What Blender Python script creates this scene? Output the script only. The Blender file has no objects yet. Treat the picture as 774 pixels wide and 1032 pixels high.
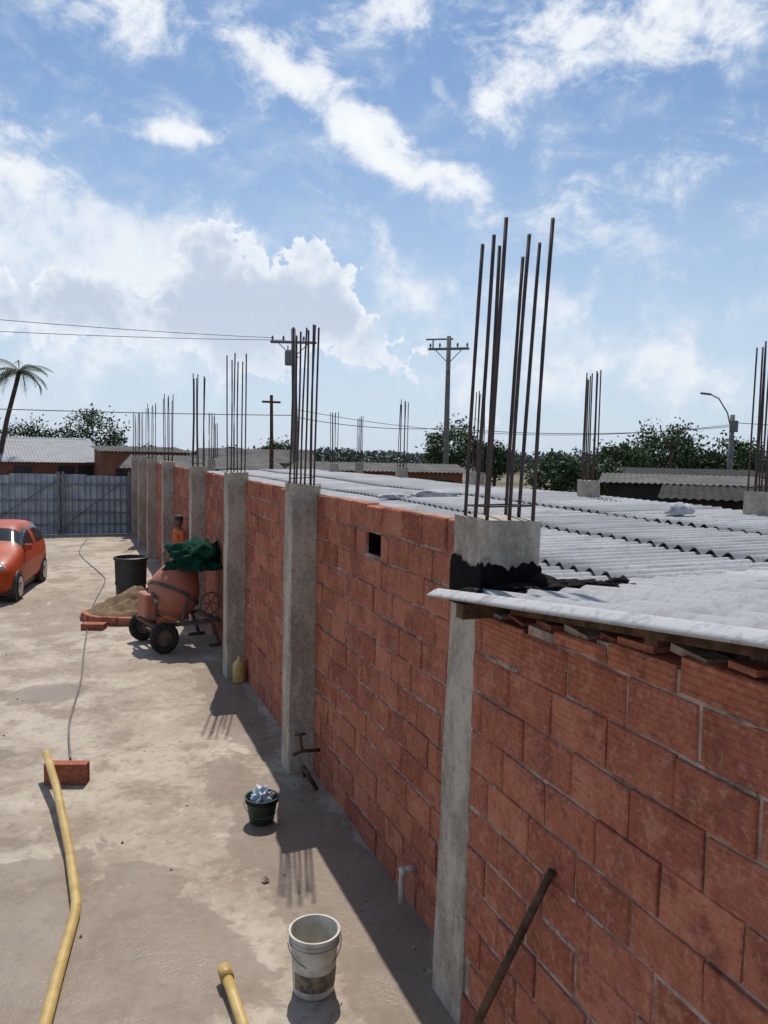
import bpy, math, random
from mathutils import Vector, Matrix, Euler
random.seed(7)
R=math.radians
scene=bpy.context.scene
scene.view_settings.view_transform='Standard'
scene.view_settings.look='None'
scene.view_settings.exposure=0

# ---------------------------------------------------------------- helpers
class MB:
    def __init__(s): s.v=[];s.f=[];s.m=[];s.col=[]
    def add(s,vs,fs,m=0,c=0.5):
        o=len(s.v); s.v+= [tuple(v) for v in vs]
        for f in fs: s.f.append([i+o for i in f]); s.m.append(m); s.col.append(c)
    def box(s,x0,x1,y0,y1,z0,z1,m=0,c=0.5,M=None):
        vs=[(x,y,z) for x in(x0,x1) for y in(y0,y1) for z in(z0,z1)]
        if M: vs=[M@Vector(v) for v in vs]
        s.add(vs,[(0,1,3,2),(4,6,7,5),(0,4,5,1),(2,3,7,6),(0,2,6,4),(1,5,7,3)],m,c)
    def cyl(s,p0,p1,r0,r1=None,n=10,m=0,c=0.5,caps=True):
        if r1 is None:r1=r0
        p0=Vector(p0);p1=Vector(p1);d=(p1-p0)
        q=d.to_track_quat('Z','Y') if d.length>1e-6 else Euler((0,0,0)).to_quaternion()
        vs=[]
        for p,r in((p0,r0),(p1,r1)):
            for i in range(n):
                a=2*math.pi*i/n; vs.append(p+q@Vector((math.cos(a)*r,math.sin(a)*r,0)))
        fs=[(i,(i+1)%n,n+(i+1)%n,n+i) for i in range(n)]
        if caps: fs+=[tuple(range(n-1,-1,-1)),tuple(range(n,2*n))]
        s.add(vs,fs,m,c)
    def tube(s,pts,r,n=8,m=0,c=0.5):
        rs=r if isinstance(r,(list,tuple)) else [r]*len(pts)
        P=[Vector(p) for p in pts]; vs=[]
        for k,p in enumerate(P):
            d=(P[min(k+1,len(P)-1)]-P[max(k-1,0)])
            q=d.to_track_quat('Z','Y')
            for i in range(n):
                a=2*math.pi*i/n; vs.append(p+q@Vector((math.cos(a)*rs[k],math.sin(a)*rs[k],0)))
        fs=[]
        for k in range(len(P)-1):
            for i in range(n):
                fs.append((k*n+i,k*n+(i+1)%n,(k+1)*n+(i+1)%n,(k+1)*n+i))
        fs.append(tuple(range(n-1,-1,-1)));o=(len(P)-1)*n;fs.append(tuple(range(o,o+n)))
        s.add(vs,fs,m,c)
    def rev(s,prof,n=24,m=0,M=None,c=0.5):
        vs=[]
        for r,z in prof:
            for i in range(n):
                a=2*math.pi*i/n; v=Vector((r*math.cos(a),r*math.sin(a),z)); vs.append(M@v if M else v)
        fs=[]
        for k in range(len(prof)-1):
            for i in range(n):
                fs.append((k*n+i,k*n+(i+1)%n,(k+1)*n+(i+1)%n,(k+1)*n+i))
        s.add(vs,fs,m,c)
    def obj(s,name,mats,parent=None,smooth=False,auto=None):
        me=bpy.data.meshes.new(name); me.from_pydata(s.v,[],s.f)
        for m in mats: me.materials.append(m)
        me.polygons.foreach_set('material_index',s.m)
        at=me.attributes.new('rnd','FLOAT','FACE'); at.data.foreach_set('value',s.col)
        if smooth: me.polygons.foreach_set('use_smooth',[True]*len(s.f))
        me.update()
        o=bpy.data.objects.new(name,me); scene.collection.objects.link(o)
        if parent: o.parent=parent
        return o
def empty(name,loc=(0,0,0),rz=0):
    o=bpy.data.objects.new(name,None); scene.collection.objects.link(o)
    o.location=loc; o.rotation_euler=(0,0,rz); o.empty_display_size=.2; return o

class NT:
    def __init__(s,nt): s.nt=nt; s.n=nt.nodes; s.l=nt.links
    def new(s,t,**k):
        n=s.n.new(t)
        for a,b in k.items(): setattr(n,a,b)
        return n
    def put(s,sock,v):
        if hasattr(v,'is_output') or isinstance(v,bpy.types.NodeSocket): s.l.new(v,sock)
        else: sock.default_value=v
    def math(s,op,a,b=0.0,c=None,clamp=False):
        n=s.new('ShaderNodeMath',operation=op); n.use_clamp=clamp
        s.put(n.inputs[0],a); s.put(n.inputs[1],b)
        if c is not None: s.put(n.inputs[2],c)
        return n.outputs[0]
    def mr(s,v,a,b,c=0.0,d=1.0,smooth=True):
        n=s.new('ShaderNodeMapRange'); n.interpolation_type='SMOOTHSTEP' if smooth else 'LINEAR'
        s.put(n.inputs[0],v)
        for i,x in zip((1,2,3,4),(a,b,c,d)): s.put(n.inputs[i],x)
        return n.outputs[0]
    def noise(s,vec,scale,detail=6,rough=.55,dist=0):
        n=s.new('ShaderNodeTexNoise'); s.put(n.inputs['Vector'],vec)
        n.inputs['Scale'].default_value=scale;n.inputs['Detail'].default_value=detail
        n.inputs['Roughness'].default_value=rough;n.inputs['Distortion'].default_value=dist
        return n.outputs[0],n.outputs[1]
    def mix(s,f,a,b):
        n=s.new('ShaderNodeMix',data_type='RGBA'); s.put(n.inputs[0],f)
        def cc(v): return v if isinstance(v,bpy.types.NodeSocket) else (*v,1)
        s.put(n.inputs[6],cc(a)); s.put(n.inputs[7],cc(b)); return n.outputs[2]
    def mapping(s,vec,loc=(0,0,0),rot=(0,0,0),sc=(1,1,1),t='POINT'):
        n=s.new('ShaderNodeMapping',vector_type=t); s.put(n.inputs[0],vec)
        n.inputs[1].default_value=loc;n.inputs[2].default_value=rot;n.inputs[3].default_value=sc
        return n.outputs[0]
def mat(name):
    m=bpy.data.materials.new(name); m.use_nodes=True
    t=NT(m.node_tree); b=m.node_tree.nodes['Principled BSDF']
    t.b=b; t.obj=t.new('ShaderNodeTexCoord').outputs['Object']
    return m,t
def bump(t,h,st=.4,d=.01):
    n=t.new('ShaderNodeBump'); n.inputs['Strength'].default_value=st;n.inputs['Distance'].default_value=d
    t.put(n.inputs['Height'],h); t.l.new(n.outputs[0],t.b.inputs['Normal'])
def simple(name,c1,c2=None,rough=.7,scale=6,metal=0,bst=.3,bd=.005,detail=3):
    m,t=mat(name)
    if c2 is None: c2=tuple(x*.6 for x in c1)
    f,_=t.noise(t.obj,scale,detail,.6)
    t.l.new(t.mix(t.mr(f,.3,.7),c2,c1),t.b.inputs['Base Color'])
    t.b.inputs['Roughness'].default_value=rough
    t.b.inputs['Metallic'].default_value=metal
    if rough>=.8: t.b.inputs['Specular IOR Level'].default_value=.12
    if bst:
        f2,_=t.noise(t.obj,scale*5,2,.6); bump(t,f2,bst,bd)
    return m

# ---------------------------------------------------------------- materials
def mk_concrete_yard():
    m,t=mat('yard_concrete')
    o=t.obj
    big,_=t.noise(o,.35,3,.6,.6); mid,_=t.noise(o,1.6,5,.68,.3); fine,_=t.noise(o,13,4,.7); grain,_=t.noise(o,90,0,.6)
    c=t.mix(t.mr(big,.38,.62),(.33,.272,.21),(.48,.415,.33))
    c=t.mix(t.math('MULTIPLY',t.mr(mid,.46,.62),.9),c,(.28,.225,.17))
    c=t.mix(t.math('MULTIPLY',t.mr(mid,.44,.34),.6),c,(.53,.465,.385))
    c=t.mix(t.math('MULTIPLY',t.mr(fine,.52,.72),.5),c,(.52,.465,.39))
    c=t.mix(t.math('MULTIPLY',t.mr(fine,.48,.3),.5),c,(.19,.155,.12))
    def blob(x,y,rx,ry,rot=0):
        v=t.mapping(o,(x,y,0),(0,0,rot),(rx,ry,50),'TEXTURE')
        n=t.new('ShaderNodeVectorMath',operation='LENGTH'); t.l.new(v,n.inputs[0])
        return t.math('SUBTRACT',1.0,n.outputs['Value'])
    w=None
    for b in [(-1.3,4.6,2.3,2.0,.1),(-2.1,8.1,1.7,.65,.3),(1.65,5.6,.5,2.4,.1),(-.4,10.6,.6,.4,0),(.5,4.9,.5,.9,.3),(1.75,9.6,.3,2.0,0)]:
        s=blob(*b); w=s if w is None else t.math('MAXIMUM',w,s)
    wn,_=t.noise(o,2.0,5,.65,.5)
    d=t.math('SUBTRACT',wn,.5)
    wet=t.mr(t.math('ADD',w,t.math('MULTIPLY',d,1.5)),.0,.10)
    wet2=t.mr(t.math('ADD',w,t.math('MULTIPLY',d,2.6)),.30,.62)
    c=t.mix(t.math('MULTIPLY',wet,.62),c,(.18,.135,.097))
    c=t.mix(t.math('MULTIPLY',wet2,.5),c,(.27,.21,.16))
    t.l.new(c,t.b.inputs['Base Color'])
    r=t.math('SUBTRACT',.88,t.math('ADD',t.math('MULTIPLY',wet,.26),t.math('MULTIPLY',wet2,.22)))
    t.l.new(r,t.b.inputs['Roughness'])
    t.b.inputs['Specular IOR Level'].default_value=.3
    bump(t,t.math('ADD',fine,t.math('MULTIPLY',grain,.35)),.5,.012)
    return m
def mk_brick():
    m,t=mat('clay_brick')
    a=t.new('ShaderNodeAttribute',attribute_name='rnd').outputs['Fac']
    o=t.obj
    n1,_=t.noise(o,6,5,.7); n2,_=t.noise(o,32,3,.75)
    c=t.mix(a,(.29,.085,.050),(.49,.180,.105))
    c=t.mix(t.math('MULTIPLY',t.mr(n1,.48,.68),.8),c,(.23,.075,.050))
    c=t.mix(t.math('MULTIPLY',t.mr(n1,.46,.34),.6),c,(.53,.24,.155))
    c=t.mix(t.math('MULTIPLY',t.mr(n2,.52,.66),.5),c,(.50,.28,.20))
    c=t.mix(t.math('MULTIPLY',t.mr(n2,.42,.32),.6),c,(.15,.06,.045))
    s1,_=t.noise(t.mapping(o,(7,3,1),(0,0,0),(1,1,1.8)),4.2,6,.78,.5)
    thr=t.mr(a,0,1,.74,.64,False)
    sm=t.mr(s1,thr,t.math('ADD',thr,.08))
    c=t.mix(t.math('MULTIPLY',sm,.5),c,(.40,.31,.255))
    t.l.new(c,t.b.inputs['Base Color']); t.b.inputs['Roughness'].default_value=.9
    t.b.inputs['Specular IOR Level'].default_value=.2
    w=t.new('ShaderNodeTexWave',wave_type='BANDS',bands_direction='Z'); t.l.new(o,w.inputs['Vector'])
    w.inputs['Scale'].default_value=12; w.inputs['Distortion'].default_value=1.0; w.inputs['Detail'].default_value=1
    h=t.math('ADD',t.math('MULTIPLY',w.outputs['Fac'],.6),n2)
    bump(t,h,.9,.009)
    return m
def mk_mortar():
    m,t=mat('mortar'); o=t.obj
    n1,_=t.noise(o,5,4,.65);n2,_=t.noise(o,40,2,.7)
    c=t.mix(t.mr(n1,.38,.62),(.22,.15,.115),(.46,.37,.30))
    c=t.mix(t.mr(n1,.58,.64),c,(.34,.19,.13))
    t.l.new(c,t.b.inputs['Base Color']); t.b.inputs['Roughness'].default_value=.95
    bump(t,n2,.8,.012); return m
def mk_colconc():
    m,t=mat('cast_concrete'); o=t.obj
    n1,_=t.noise(t.mapping(o,sc=(1,1,.35)),3,5,.68,.4);n2,_=t.noise(o,20,4,.72)
    c=t.mix(t.mr(n1,.38,.62),(.31,.262,.21),(.50,.44,.365))
    c=t.mix(t.math('MULTIPLY',t.mr(n2,.52,.66),.5),c,(.57,.52,.445))
    c=t.mix(t.math('MULTIPLY',t.mr(n2,.47,.34),.5),c,(.19,.165,.135))
    t.l.new(c,t.b.inputs['Base Color']); t.b.inputs['Roughness'].default_value=.9
    t.b.inputs['Specular IOR Level'].default_value=.2
    bump(t,n2,.6,.012); return m
def mk_roof():
    m,t=mat('fibre_cement_roof'); o=t.obj
    a=t.new('ShaderNodeAttribute',attribute_name='rnd').outputs['Fac']
    n1,_=t.noise(t.mapping(o,sc=(.5,2.2,1)),2.2,5,.70,.2);n2,_=t.noise(o,26,2,.7)
    c=t.mix(a,(.31,.32,.335),(.43,.435,.445))
    c=t.mix(t.math('MULTIPLY',t.mr(n1,.48,.66),.8),c,(.23,.23,.23))
    c=t.mix(t.math('MULTIPLY',t.mr(n2,.52,.68),.5),c,(.21,.205,.195))
    t.l.new(c,t.b.inputs['Base Color']); t.b.inputs['Roughness'].default_value=.75
    t.b.inputs['Specular IOR Level'].default_value=.25
    return m
def mk_earth():
    m,t=mat('earth_ground'); o=t.obj
    n1,_=t.noise(o,.06,3,.6);n2,_=t.noise(o,1.5,3,.7)
    c=t.mix(t.mr(n1,.45,.55),(.20,.15,.10),(.075,.085,.035))
    c=t.mix(t.math('MULTIPLY',t.mr(n2,.5,.7),.6),c,(.28,.22,.16))
    t.l.new(c,t.b.inputs['Base Color']); t.b.inputs['Roughness'].default_value=.95
    return m
M_yard=mk_concrete_yard();M_brick=mk_brick();M_mortar=mk_mortar();M_conc=mk_colconc();M_roof=mk_roof();M_earth=mk_earth()
M_lip=simple('sheet_edge_shade',(.09,.09,.09),(.05,.05,.05),.9,12,bst=0)  # shading of the sheet lips put into a dark edge colour
M_rebar=simple('rusty_rebar',(.085,.045,.035),(.035,.028,.03),.7,12,bst=0)
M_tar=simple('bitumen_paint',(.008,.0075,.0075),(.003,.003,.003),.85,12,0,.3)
M_wood=simple('weathered_wood',(.14,.085,.05),(.05,.03,.02),.8,9)
M_dark=simple('shade_and_eye_black',(.012,.010,.009),None,.95,8,bst=0)  # painted shade for the wall hole; own colour of eyes and mouth
M_yel=simple('yellow_pvc',(.58,.42,.15),(.44,.29,.09),.45,7,0,.1,.002)
M_white=simple('white_plastic',(.60,.58,.51),(.40,.37,.31),.45,9,0,.1,.002)
M_black=simple('black_plastic',(.02,.02,.022),(.035,.032,.03),.5,8,bst=0)
M_rubber=simple('tyre_rubber',(.022,.022,.022),(.05,.045,.04),.85,10)
M_green=simple('green_plastic',(.012,.035,.022),(.02,.028,.018),.45,8)
M_label=simple('worn_label',(.05,.035,.03),(.24,.19,.13),.5,22)
M_bag=simple('plastic_bag',(.55,.60,.64),(.30,.40,.48),.35,14,0,.4,.01)
M_sack=simple('cloth_sack',(.50,.50,.50),(.34,.35,.37),.8,9,0,.4,.01)
M_net=simple('green_mesh_cloth',(.012,.085,.052),(.006,.035,.024),.85,18,0,.8,.02)
M_mix=simple('mixer_paint',(.50,.15,.085),(.34,.15,.10),.6,6,0,.3,.004)
M_mixd=simple('cement_crusted_steel',(.17,.125,.10),(.08,.065,.055),.85,8,0,.6,.01)
M_sand=simple('sand',(.30,.21,.13),(.19,.13,.08),.95,8,0,.9,.03)
M_galv=simple('corrugated_sheet',(.40,.45,.50),(.24,.28,.32),.55,2.0,.15,0)
M_oldroof=simple('old_roof_sheet',(.16,.155,.145),(.09,.085,.08),.9,1.5,bst=0)
M_darkroof=simple('dark_roof_sheet',(.05,.046,.043),(.025,.023,.022),.9,1.5,bst=0)
M_plaster=simple('plaster_wall',(.26,.25,.23),(.17,.155,.14),.9,1.2,bst=0)
M_bwall=simple('distant_brick',(.27,.12,.08),(.17,.08,.055),.9,3,bst=0)
M_win=simple('dark_window',(.02,.025,.03),None,.2,3,0,0)
M_pole=simple('concrete_pole',(.24,.23,.22),(.15,.145,.14),.85,4,bst=0)
M_wire=simple('cable',(.05,.05,.055),None,.7,3,0,0)
M_metal=simple('grey_metal',(.20,.21,.22),(.12,.12,.12),.5,6,.4,0)
M_bark=simple('bark',(.13,.095,.07),(.06,.045,.035),.95,5,0,.8,.03)
def leaf(n,c):
    m,t=mat(n); 
    t.b.inputs['Base Color'].default_value=(*c,1); t.b.inputs['Roughness'].default_value=.6
    t.b.inputs['Specular IOR Level'].default_value=.3
    return m
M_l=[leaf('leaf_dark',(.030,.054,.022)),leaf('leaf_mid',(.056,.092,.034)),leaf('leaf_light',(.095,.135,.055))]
M_fl=[leaf('hazed_leaf_dark',(.080,.105,.095)),leaf('hazed_leaf_mid',(.10,.13,.105)),leaf('hazed_leaf_light',(.12,.15,.115))]  # distance haze mixed into the leaf colours: paler and greyer

# ---------------------------------------------------------------- ground
b=MB(); b.box(-2500,2500,-2500,2500,-.3,0); b.obj('ground',[M_earth])
b=MB(); b.box(-9,2.3,-8,30.2,-.02,.004+.012); b.obj('yard_pavement',[M_yard])

# ---------------------------------------------------------------- brick walls
BL,CH,J=.375,.208,.012
def brickwall(mb,x,side_th,y0,y1,topf,hole=None,chamf=.006,jit=.004):
    rows=int(3/CH)+1
    for r in range(rows):
        z0=.01+r*CH; off=(BL/2 if r%2 else 0)+random.uniform(-.05,.05)
        y=y0-off
        while y<y1:
            bl=BL*random.uniform(.94,1.05)
            jj=J*random.uniform(.4,1.7)
            a=max(y+jj/2,y0); e=min(y+bl-jj/2,y1); y+=bl
            if e-a<.04: continue
            top=topf((a+e)/2)
            z1=z0+CH-J*random.uniform(.5,1.5)
            if z0>top-.05: continue
            z1=min(z1,top)
            if hole and not(e<hole[0] or a>hole[1] or z1<hole[2] or z0>hole[3]):
                if a<hole[0]-.06: e=hole[0]
                elif e>hole[1]+.06: a=hole[1]
                else: continue
            dx=max(-.008,min(.006,random.gauss(0,jit))); tl=random.gauss(0,.004); zz=random.gauss(0,.003); sk=random.gauss(0,.003)
            xo=x+dx; c=min(1,max(0,random.gauss(.5,.27))); k=chamf*random.uniform(.6,1.6)
            if xo+tl>x+.006: tl=0
            q=lambda:random.uniform(-.004,.004)
            vs=[(xo+k,a+q(),z0+zz-sk+q()),(xo+k,e+q(),z0+zz+sk+q()),(xo+k+tl,e+q(),z1+zz+sk+q()),(xo+k+tl,a+q(),z1+zz-sk+q()),
                (xo,a+k,z0+k+zz-sk),(xo,e-k,z0+k+zz+sk),(xo+tl,e-k,z1-k+zz+sk),(xo+tl,a+k,z1-k+zz-sk),
                (x+side_th,a,z0),(x+side_th,e,z0),(x+side_th,e,z1),(x+side_th,a,z1)]
            mb.add(vs,[(7,6,5,4),(0,4,5,1),(1,5,6,2),(2,6,7,3),(3,7,4,0),(0,1,9,8),(1,2,10,9),(2,3,11,10),(3,0,8,11),(8,9,10,11)],0,c)
    xm=x+.012; xe=x+side_th-.006
    def slab(a,e,z0,z1):
        n=max(1,int((e-a)/.5))
        for i in range(n):
            p=a+(e-a)*i/n;q=a+(e-a)*(i+1)/n
            t=topf((p+q)/2)-.012
            vs=[(X,Y,Z) for X in(xm,xe) for Y in(p,q) for Z in(z0,min(z1,t))]
            mb.add(vs,[(0,1,3,2),(4,6,7,5),(0,4,5,1),(2,3,7,6),(0,2,6,4),(1,5,7,3)],1)
    for _ in range(int((y1-y0)*16)):
        r=random.randint(0,rows-2); zc=.01+r*CH-J/2; yc=random.uniform(y0+.06,y1-.06)
        if zc>topf(yc)-.05 or zc<.05: continue
        if hole and hole[0]-.1<yc<hole[1]+.1 and hole[2]-.1<zc<hole[3]+.1: continue
        L=random.uniform(.02,.09); H=random.uniform(.006,.013); D=random.uniform(.001,.004)
        n=8; vs=[(x-D,yc,zc)]
        for i in range(n):
            an=2*math.pi*i/n; vs.append((x+.006,yc+L*math.cos(an)*random.uniform(.7,1.2),zc+H*math.sin(an)*random.uniform(.7,1.3)))
        mb.add(vs,[(0,1+(i+1)%n,1+i) for i in range(n)],1)
    if hole:
        slab(y0,hole[0],.0,9);slab(hole[1],y1,.0,9);slab(hole[0],hole[1],0,hole[2]);
        mb.box(xm,xe,hole[0],hole[1],hole[3],topf(hole[0])-.012,1)
        X0,X1=x+.03,x+.26; a,e,z0,z1=hole[0]+.003,hole[1]-.003,hole[2]+.003,hole[3]-.003
        vs=[(X,Y,Z) for X in(X0,X1) for Y in(a,e) for Z in(z0,z1)]
        mb.add(vs,[(4,6,7,5),(0,4,5,1),(2,3,7,6),(0,2,6,4),(1,5,7,3)],2)  # near-black lining paints shade into the hole's inner faces
    else: slab(y0,y1,0,9)

CW=.28
cols=[3.986,7.50,10.85,14.4,19.2,23.4,26.8,29.9]
XC=1.885; XW=2.13
w=MB()
top=lambda y:2.71+.012*math.sin(y*3.1)
for i in range(len(cols)-1):
    hole=(5.52,5.86,2.315,2.485) if i==0 else None
    brickwall(w,XW,.11,cols[i]+.001,cols[i+1]-CW-.001,top,hole)
w.obj('brick_wall',[M_brick,M_mortar,M_dark])
w=MB()
brickwall(w,1.925,.12,-2.5,3.62,lambda y:2.62-.098*y if y>0 else 2.62,None,.008,.005)
w.obj('brick_wall',[M_brick,M_mortar,M_dark])

# ---------------------------------------------------------------- columns with rebar
def column(x0,y0,wx,wy,h,rtop,nb,lean=(0,0),z0=0,tar=None,seed=0,tilt=0,rr=.0095):
    rs=random.Random(seed)
    e=empty('concrete_column',(x0+wx/2,y0+wy/2,0)); e.rotation_euler=(0,tilt,0)
    b=MB(); n=10
    hx,hy=wx/2,wy/2; ch=.012
    def ring(z,s=1):
        j=lambda:rs.uniform(-.005,.005)
        P=[(-hx+ch,-hy),(hx-ch,-hy),(hx,-hy+ch),(hx,hy-ch),(hx-ch,hy),(-hx+ch,hy),(-hx,hy-ch),(-hx,-hy+ch)]
        return [(p[0]*s+j(),p[1]*s+j(),z+(rs.uniform(-.015,.015) if z==h else 0)) for p in P]
    vs=[]
    for k in range(n+1): vs+=ring(z0+(h-z0)*k/n)
    fs=[]
    for k in range(n):
        for i in range(8): fs.append((k*8+i,k*8+(i+1)%8,k*8+8+(i+1)%8,k*8+8+i))
    fs.append(tuple(range(n*8,n*8+8)))
    b.add(vs,fs,0)
    b.obj('shaft',[M_conc],e)
    if tar:
        t=MB(); N=36; q=.008
        per=[(-hx-q,hy),( -hx-q,-hy-q),(hx+q,-hy-q),(hx+q,hy)]
        pts=[]
        for s in range(3):
            for k in range(N//2):
                u=k/(N//2); pts.append((per[s][0]*(1-u)+per[s+1][0]*u,per[s][1]*(1-u)+per[s+1][1]*u))
        pts.append(per[3])
        vs=[(p[0],p[1],tar[0]) for p in pts]+[(p[0],p[1],tar[1]+rs.uniform(-.022,.018)+.014*math.sin(i*.45)) for i,p in enumerate(pts)]
        m=len(pts); t.add(vs,[(i,i+1,m+i+1,m+i) for i in range(m-1)])
        t.obj('bitumen_coat',[M_tar],e)
    r=MB()
    ix,iy=hx-.045,hy-.045
    pos=[(-ix,-iy),(ix,-iy),(-ix,iy),(ix,iy),(0,-iy),(0,iy),(-ix,0),(ix,0)][:nb]
    for k,p in enumerate(pos):
        L=rtop-h; tx=lean[0]+rs.uniform(-.012,.012); ty=lean[1]+rs.uniform(-.02,.02); bow=rs.uniform(-.015,.015)
        Lk=L+rs.uniform(-.1,.06); pts=[]
        px,py=p[0]+rs.uniform(-.012,.012),p[1]+rs.uniform(-.012,.012)
        for s in range(6):
            u=s/5; pts.append((px+tx*Lk*u+bow*math.sin(u*3.1),py+ty*Lk*u+bow*.5*math.sin(u*3.1),h-.1+(Lk+.1)*u))
        r.tube(pts,rr,6)
    zz=h+.06
    c=[(-ix,-iy,zz),(ix,-iy,zz+.01),(ix,iy,zz),(-ix,iy,zz-.01),(-ix,-iy,zz)]
    for i in range(4): r.cyl(c[i],c[i+1],.005,n=5)
    r.obj('rebar',[M_rebar],e,smooth=True)
    return e
column(XC+.022,cols[0]-.355,.35,.355,2.77,4.29,8,(.012,.0),tar=(2.28,2.525),seed=3,tilt=R(1.4),rr=.0105)
column(XC,cols[1]-CW,CW,CW,2.79,4.28,8,(.012,0),seed=4)
column(XC,cols[2]-CW,CW,CW,2.80,4.36,6,(-.0,0),seed=5)
column(XC,cols[3]-CW,CW,CW,2.80,4.42,6,(-.0,0),seed=6)
for i in range(4,8): column(XC,cols[i]-CW,CW,CW,2.80,4.32,6,(0,0),seed=7+i)
for k,(x,y) in enumerate([(7.62,7.2),(7.62,10.6),(8.0,15.1),(8.0,19.3),(7.9,24.9),(10.0,28.3),(4.9,31.),(6.2,38)]):
    column(x-.13,y-.13,.26,.26,2.74,4.42+random.uniform(-.1,.15),8 if k<2 else 6,(random.uniform(-.01,.02),0),seed=30+k,rr=.011)

# ---------------------------------------------------------------- neighbour roof
def corr(mb,x0,x1,y0,y1,hf,axis,wl=.177,amp=.024,per=8,sheet=.9,lip=.012,nlen=3,m=0):
    if axis=='X': a0,a1,b0,b1=x0,x1,y0,y1
    else: a0,a1,b0,b1=y0,y1,x0,x1
    nb=max(2,int((b1-b0)/wl*per)); 
    vs=[];
    for i in range(nb+1):
        bb=b0+(b1-b0)*i/nb
        sh=math.floor(bb/sheet); rr=random.Random(sh*13+int(a0*10)); dz=rr.uniform(-.004,.008); da=rr.uniform(-.02,.02); 
        wv=amp*math.cos(2*math.pi*bb/wl)
        for k in range(nlen+1):
            aa=a0+da+(a1-a0)*k/nlen
            X,Y=(aa,bb) if axis=='X' else (bb,aa)
            vs.append((X,Y,hf(X,Y)+wv+dz))
        X,Y=(a0+da,bb) if axis=='X' else (bb,a0+da)
        vs.append((X,Y,hf(X,Y)+wv+dz-lip))
    s=nlen+2; o=len(mb.v); mb.v+=vs
    for i in range(nb):
        bb=b0+(b1-b0)*(i+.5)/nb; c=random.Random(int(math.floor(bb/sheet))*7+int(a0*9)).random()
        for k in range(nlen):
            p=o+i*s+k; mb.f.append([p,p+s,p+s+1,p+1] if axis=='Y' else [p,p+1,p+s+1,p+s]); mb.m.append(m); mb.col.append(c)
        p=o+i*s; q=p+nlen+1; mb.f.append([p,p+s,q+s,q]); mb.m.append(m+1 if m+1<2 else m); mb.col.append(c*.5)
re=empty('corrugated_roof')
b=MB()
xs=[2.28,3.2,4.6,6.0,7.85]
for i in range(4):
    x0,x1=xs[i],xs[i+1]
    corr(b,x0-.0,x1+.10,3.45,27.5,lambda X,Y,x0=x0,x1=x1:2.27+.034*(X-2.2)+.03*(1-(X-x0)/(x1-x0))+.012*math.sin(Y*.7),'X',amp=.026,lip=.012)
b.obj('roof_sheets',[M_roof,M_lip],re,smooth=True)
b=MB()
corr(b,1.70,5.2,-2.5,3.72,lambda X,Y:2.385+.112*(3.72-Y)+.012*(X-1.7),'Y',amp=.016,lip=.010,nlen=6)
o=b.obj('near_sheets',[M_roof,M_lip],re,smooth=True)
md=o.modifiers.new('s','SOLIDIFY'); md.thickness=.012; md.offset=-1
b=MB()
def beam(p0,p1,w,h): 
    d=Vector(p1)-Vector(p0); q=d.to_track_quat('Y','Z').to_matrix().to_4x4(); b.box(-w/2,w/2,0,d.length,-h/2,h/2,0,M=Matrix.Translation(p0)@q)
beam((1.78,3.50,2.325),(3.6,3.55,2.33),.07,.075)
beam((1.95,2.3,2.46),(3.6,2.3,2.48),.07,.08)
beam((2.3,3.6,2.30),(2.3,-1,2.76),.08,.09)
beam((1.975,3.30,2.362),(1.975,.1,2.705),.05,.045)
b.obj('timber',[M_wood],re)
b=MB(); rs=random.Random(5)
for k in range(16):
    y=.1+k*.225; z=2.62-.098*y
    L=rs.uniform(.08,.22);h=rs.uniform(.012,.03)
    M=Matrix.Translation((2.01+rs.uniform(-.01,.03),y+rs.uniform(-.04,.04),z+h/2+.002))@Euler((rs.uniform(-.04,.10),rs.uniform(-.05,.05),rs.uniform(-.2,.2))).to_matrix().to_4x4()
    b.box(-.055,.05,-L/2,L/2,-h/2,h/2,0 if k%3 else 1,rs.random(),M)
b.obj('brick_fragments',[M_brick,M_mortar],re)
b=MB(); b.box(7.9,8.02,3.0,27.5,0,2.40,0);b.box(2.3,7.9,27.4,27.52,0,2.3,0); b.obj('rear_wall',[M_bwall],re)

from mathutils import noise
import bmesh
def lumps(name,loc,sx,sy,sz,m,seed,parent=None,n=3,amp=.25,fr=3):
    bm=bmesh.new(); bmesh.ops.create_icosphere(bm,subdivisions=n,radius=1)
    for v in bm.verts:
        d=v.co.copy(); k=1+amp*noise.fractal(d*fr+Vector((seed*3.1,seed,0)),.8,2,4)*1.6
        k+=amp*.6*abs(noise.noise(d*fr*2.3+Vector((0,seed,5))))
        v.co=Vector((d.x*k*sx,d.y*k*sy,max(d.z*k,-.35)*sz))
    me=bpy.data.meshes.new(name); bm.to_mesh(me); bm.free(); me.materials.append(m)
    me.polygons.foreach_set('use_smooth',[True]*len(me.polygons))
    o=bpy.data.objects.new(name,me); scene.collection.objects.link(o); o.location=loc
    if parent:o.parent=parent
    return o
lumps('plastic_sack',(6.55,7.35,2.50),.16,.12,.09,M_sack,1)
lumps('plastic_sack',(5.4,11.6,2.45),.36,.16,.08,M_sack,2)
lumps('plastic_sack',(4.6,11.4,2.43),.26,.12,.06,M_sack,3)
lumps('spill_and_shade',(2.30,3.50,2.405),.30,.13,.05,M_tar,6,re,4,.45,2.4)  # tar splashes, also painting in the shade band under the main roof end
lumps('spill_and_shade',(2.62,3.42,2.415),.16,.07,.04,M_tar,8,re,4,.5,2.4)
lumps('spill_and_shade',(1.86,3.56,2.395),.07,.06,.03,M_tar,12,re,3,.5,2.4)

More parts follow.
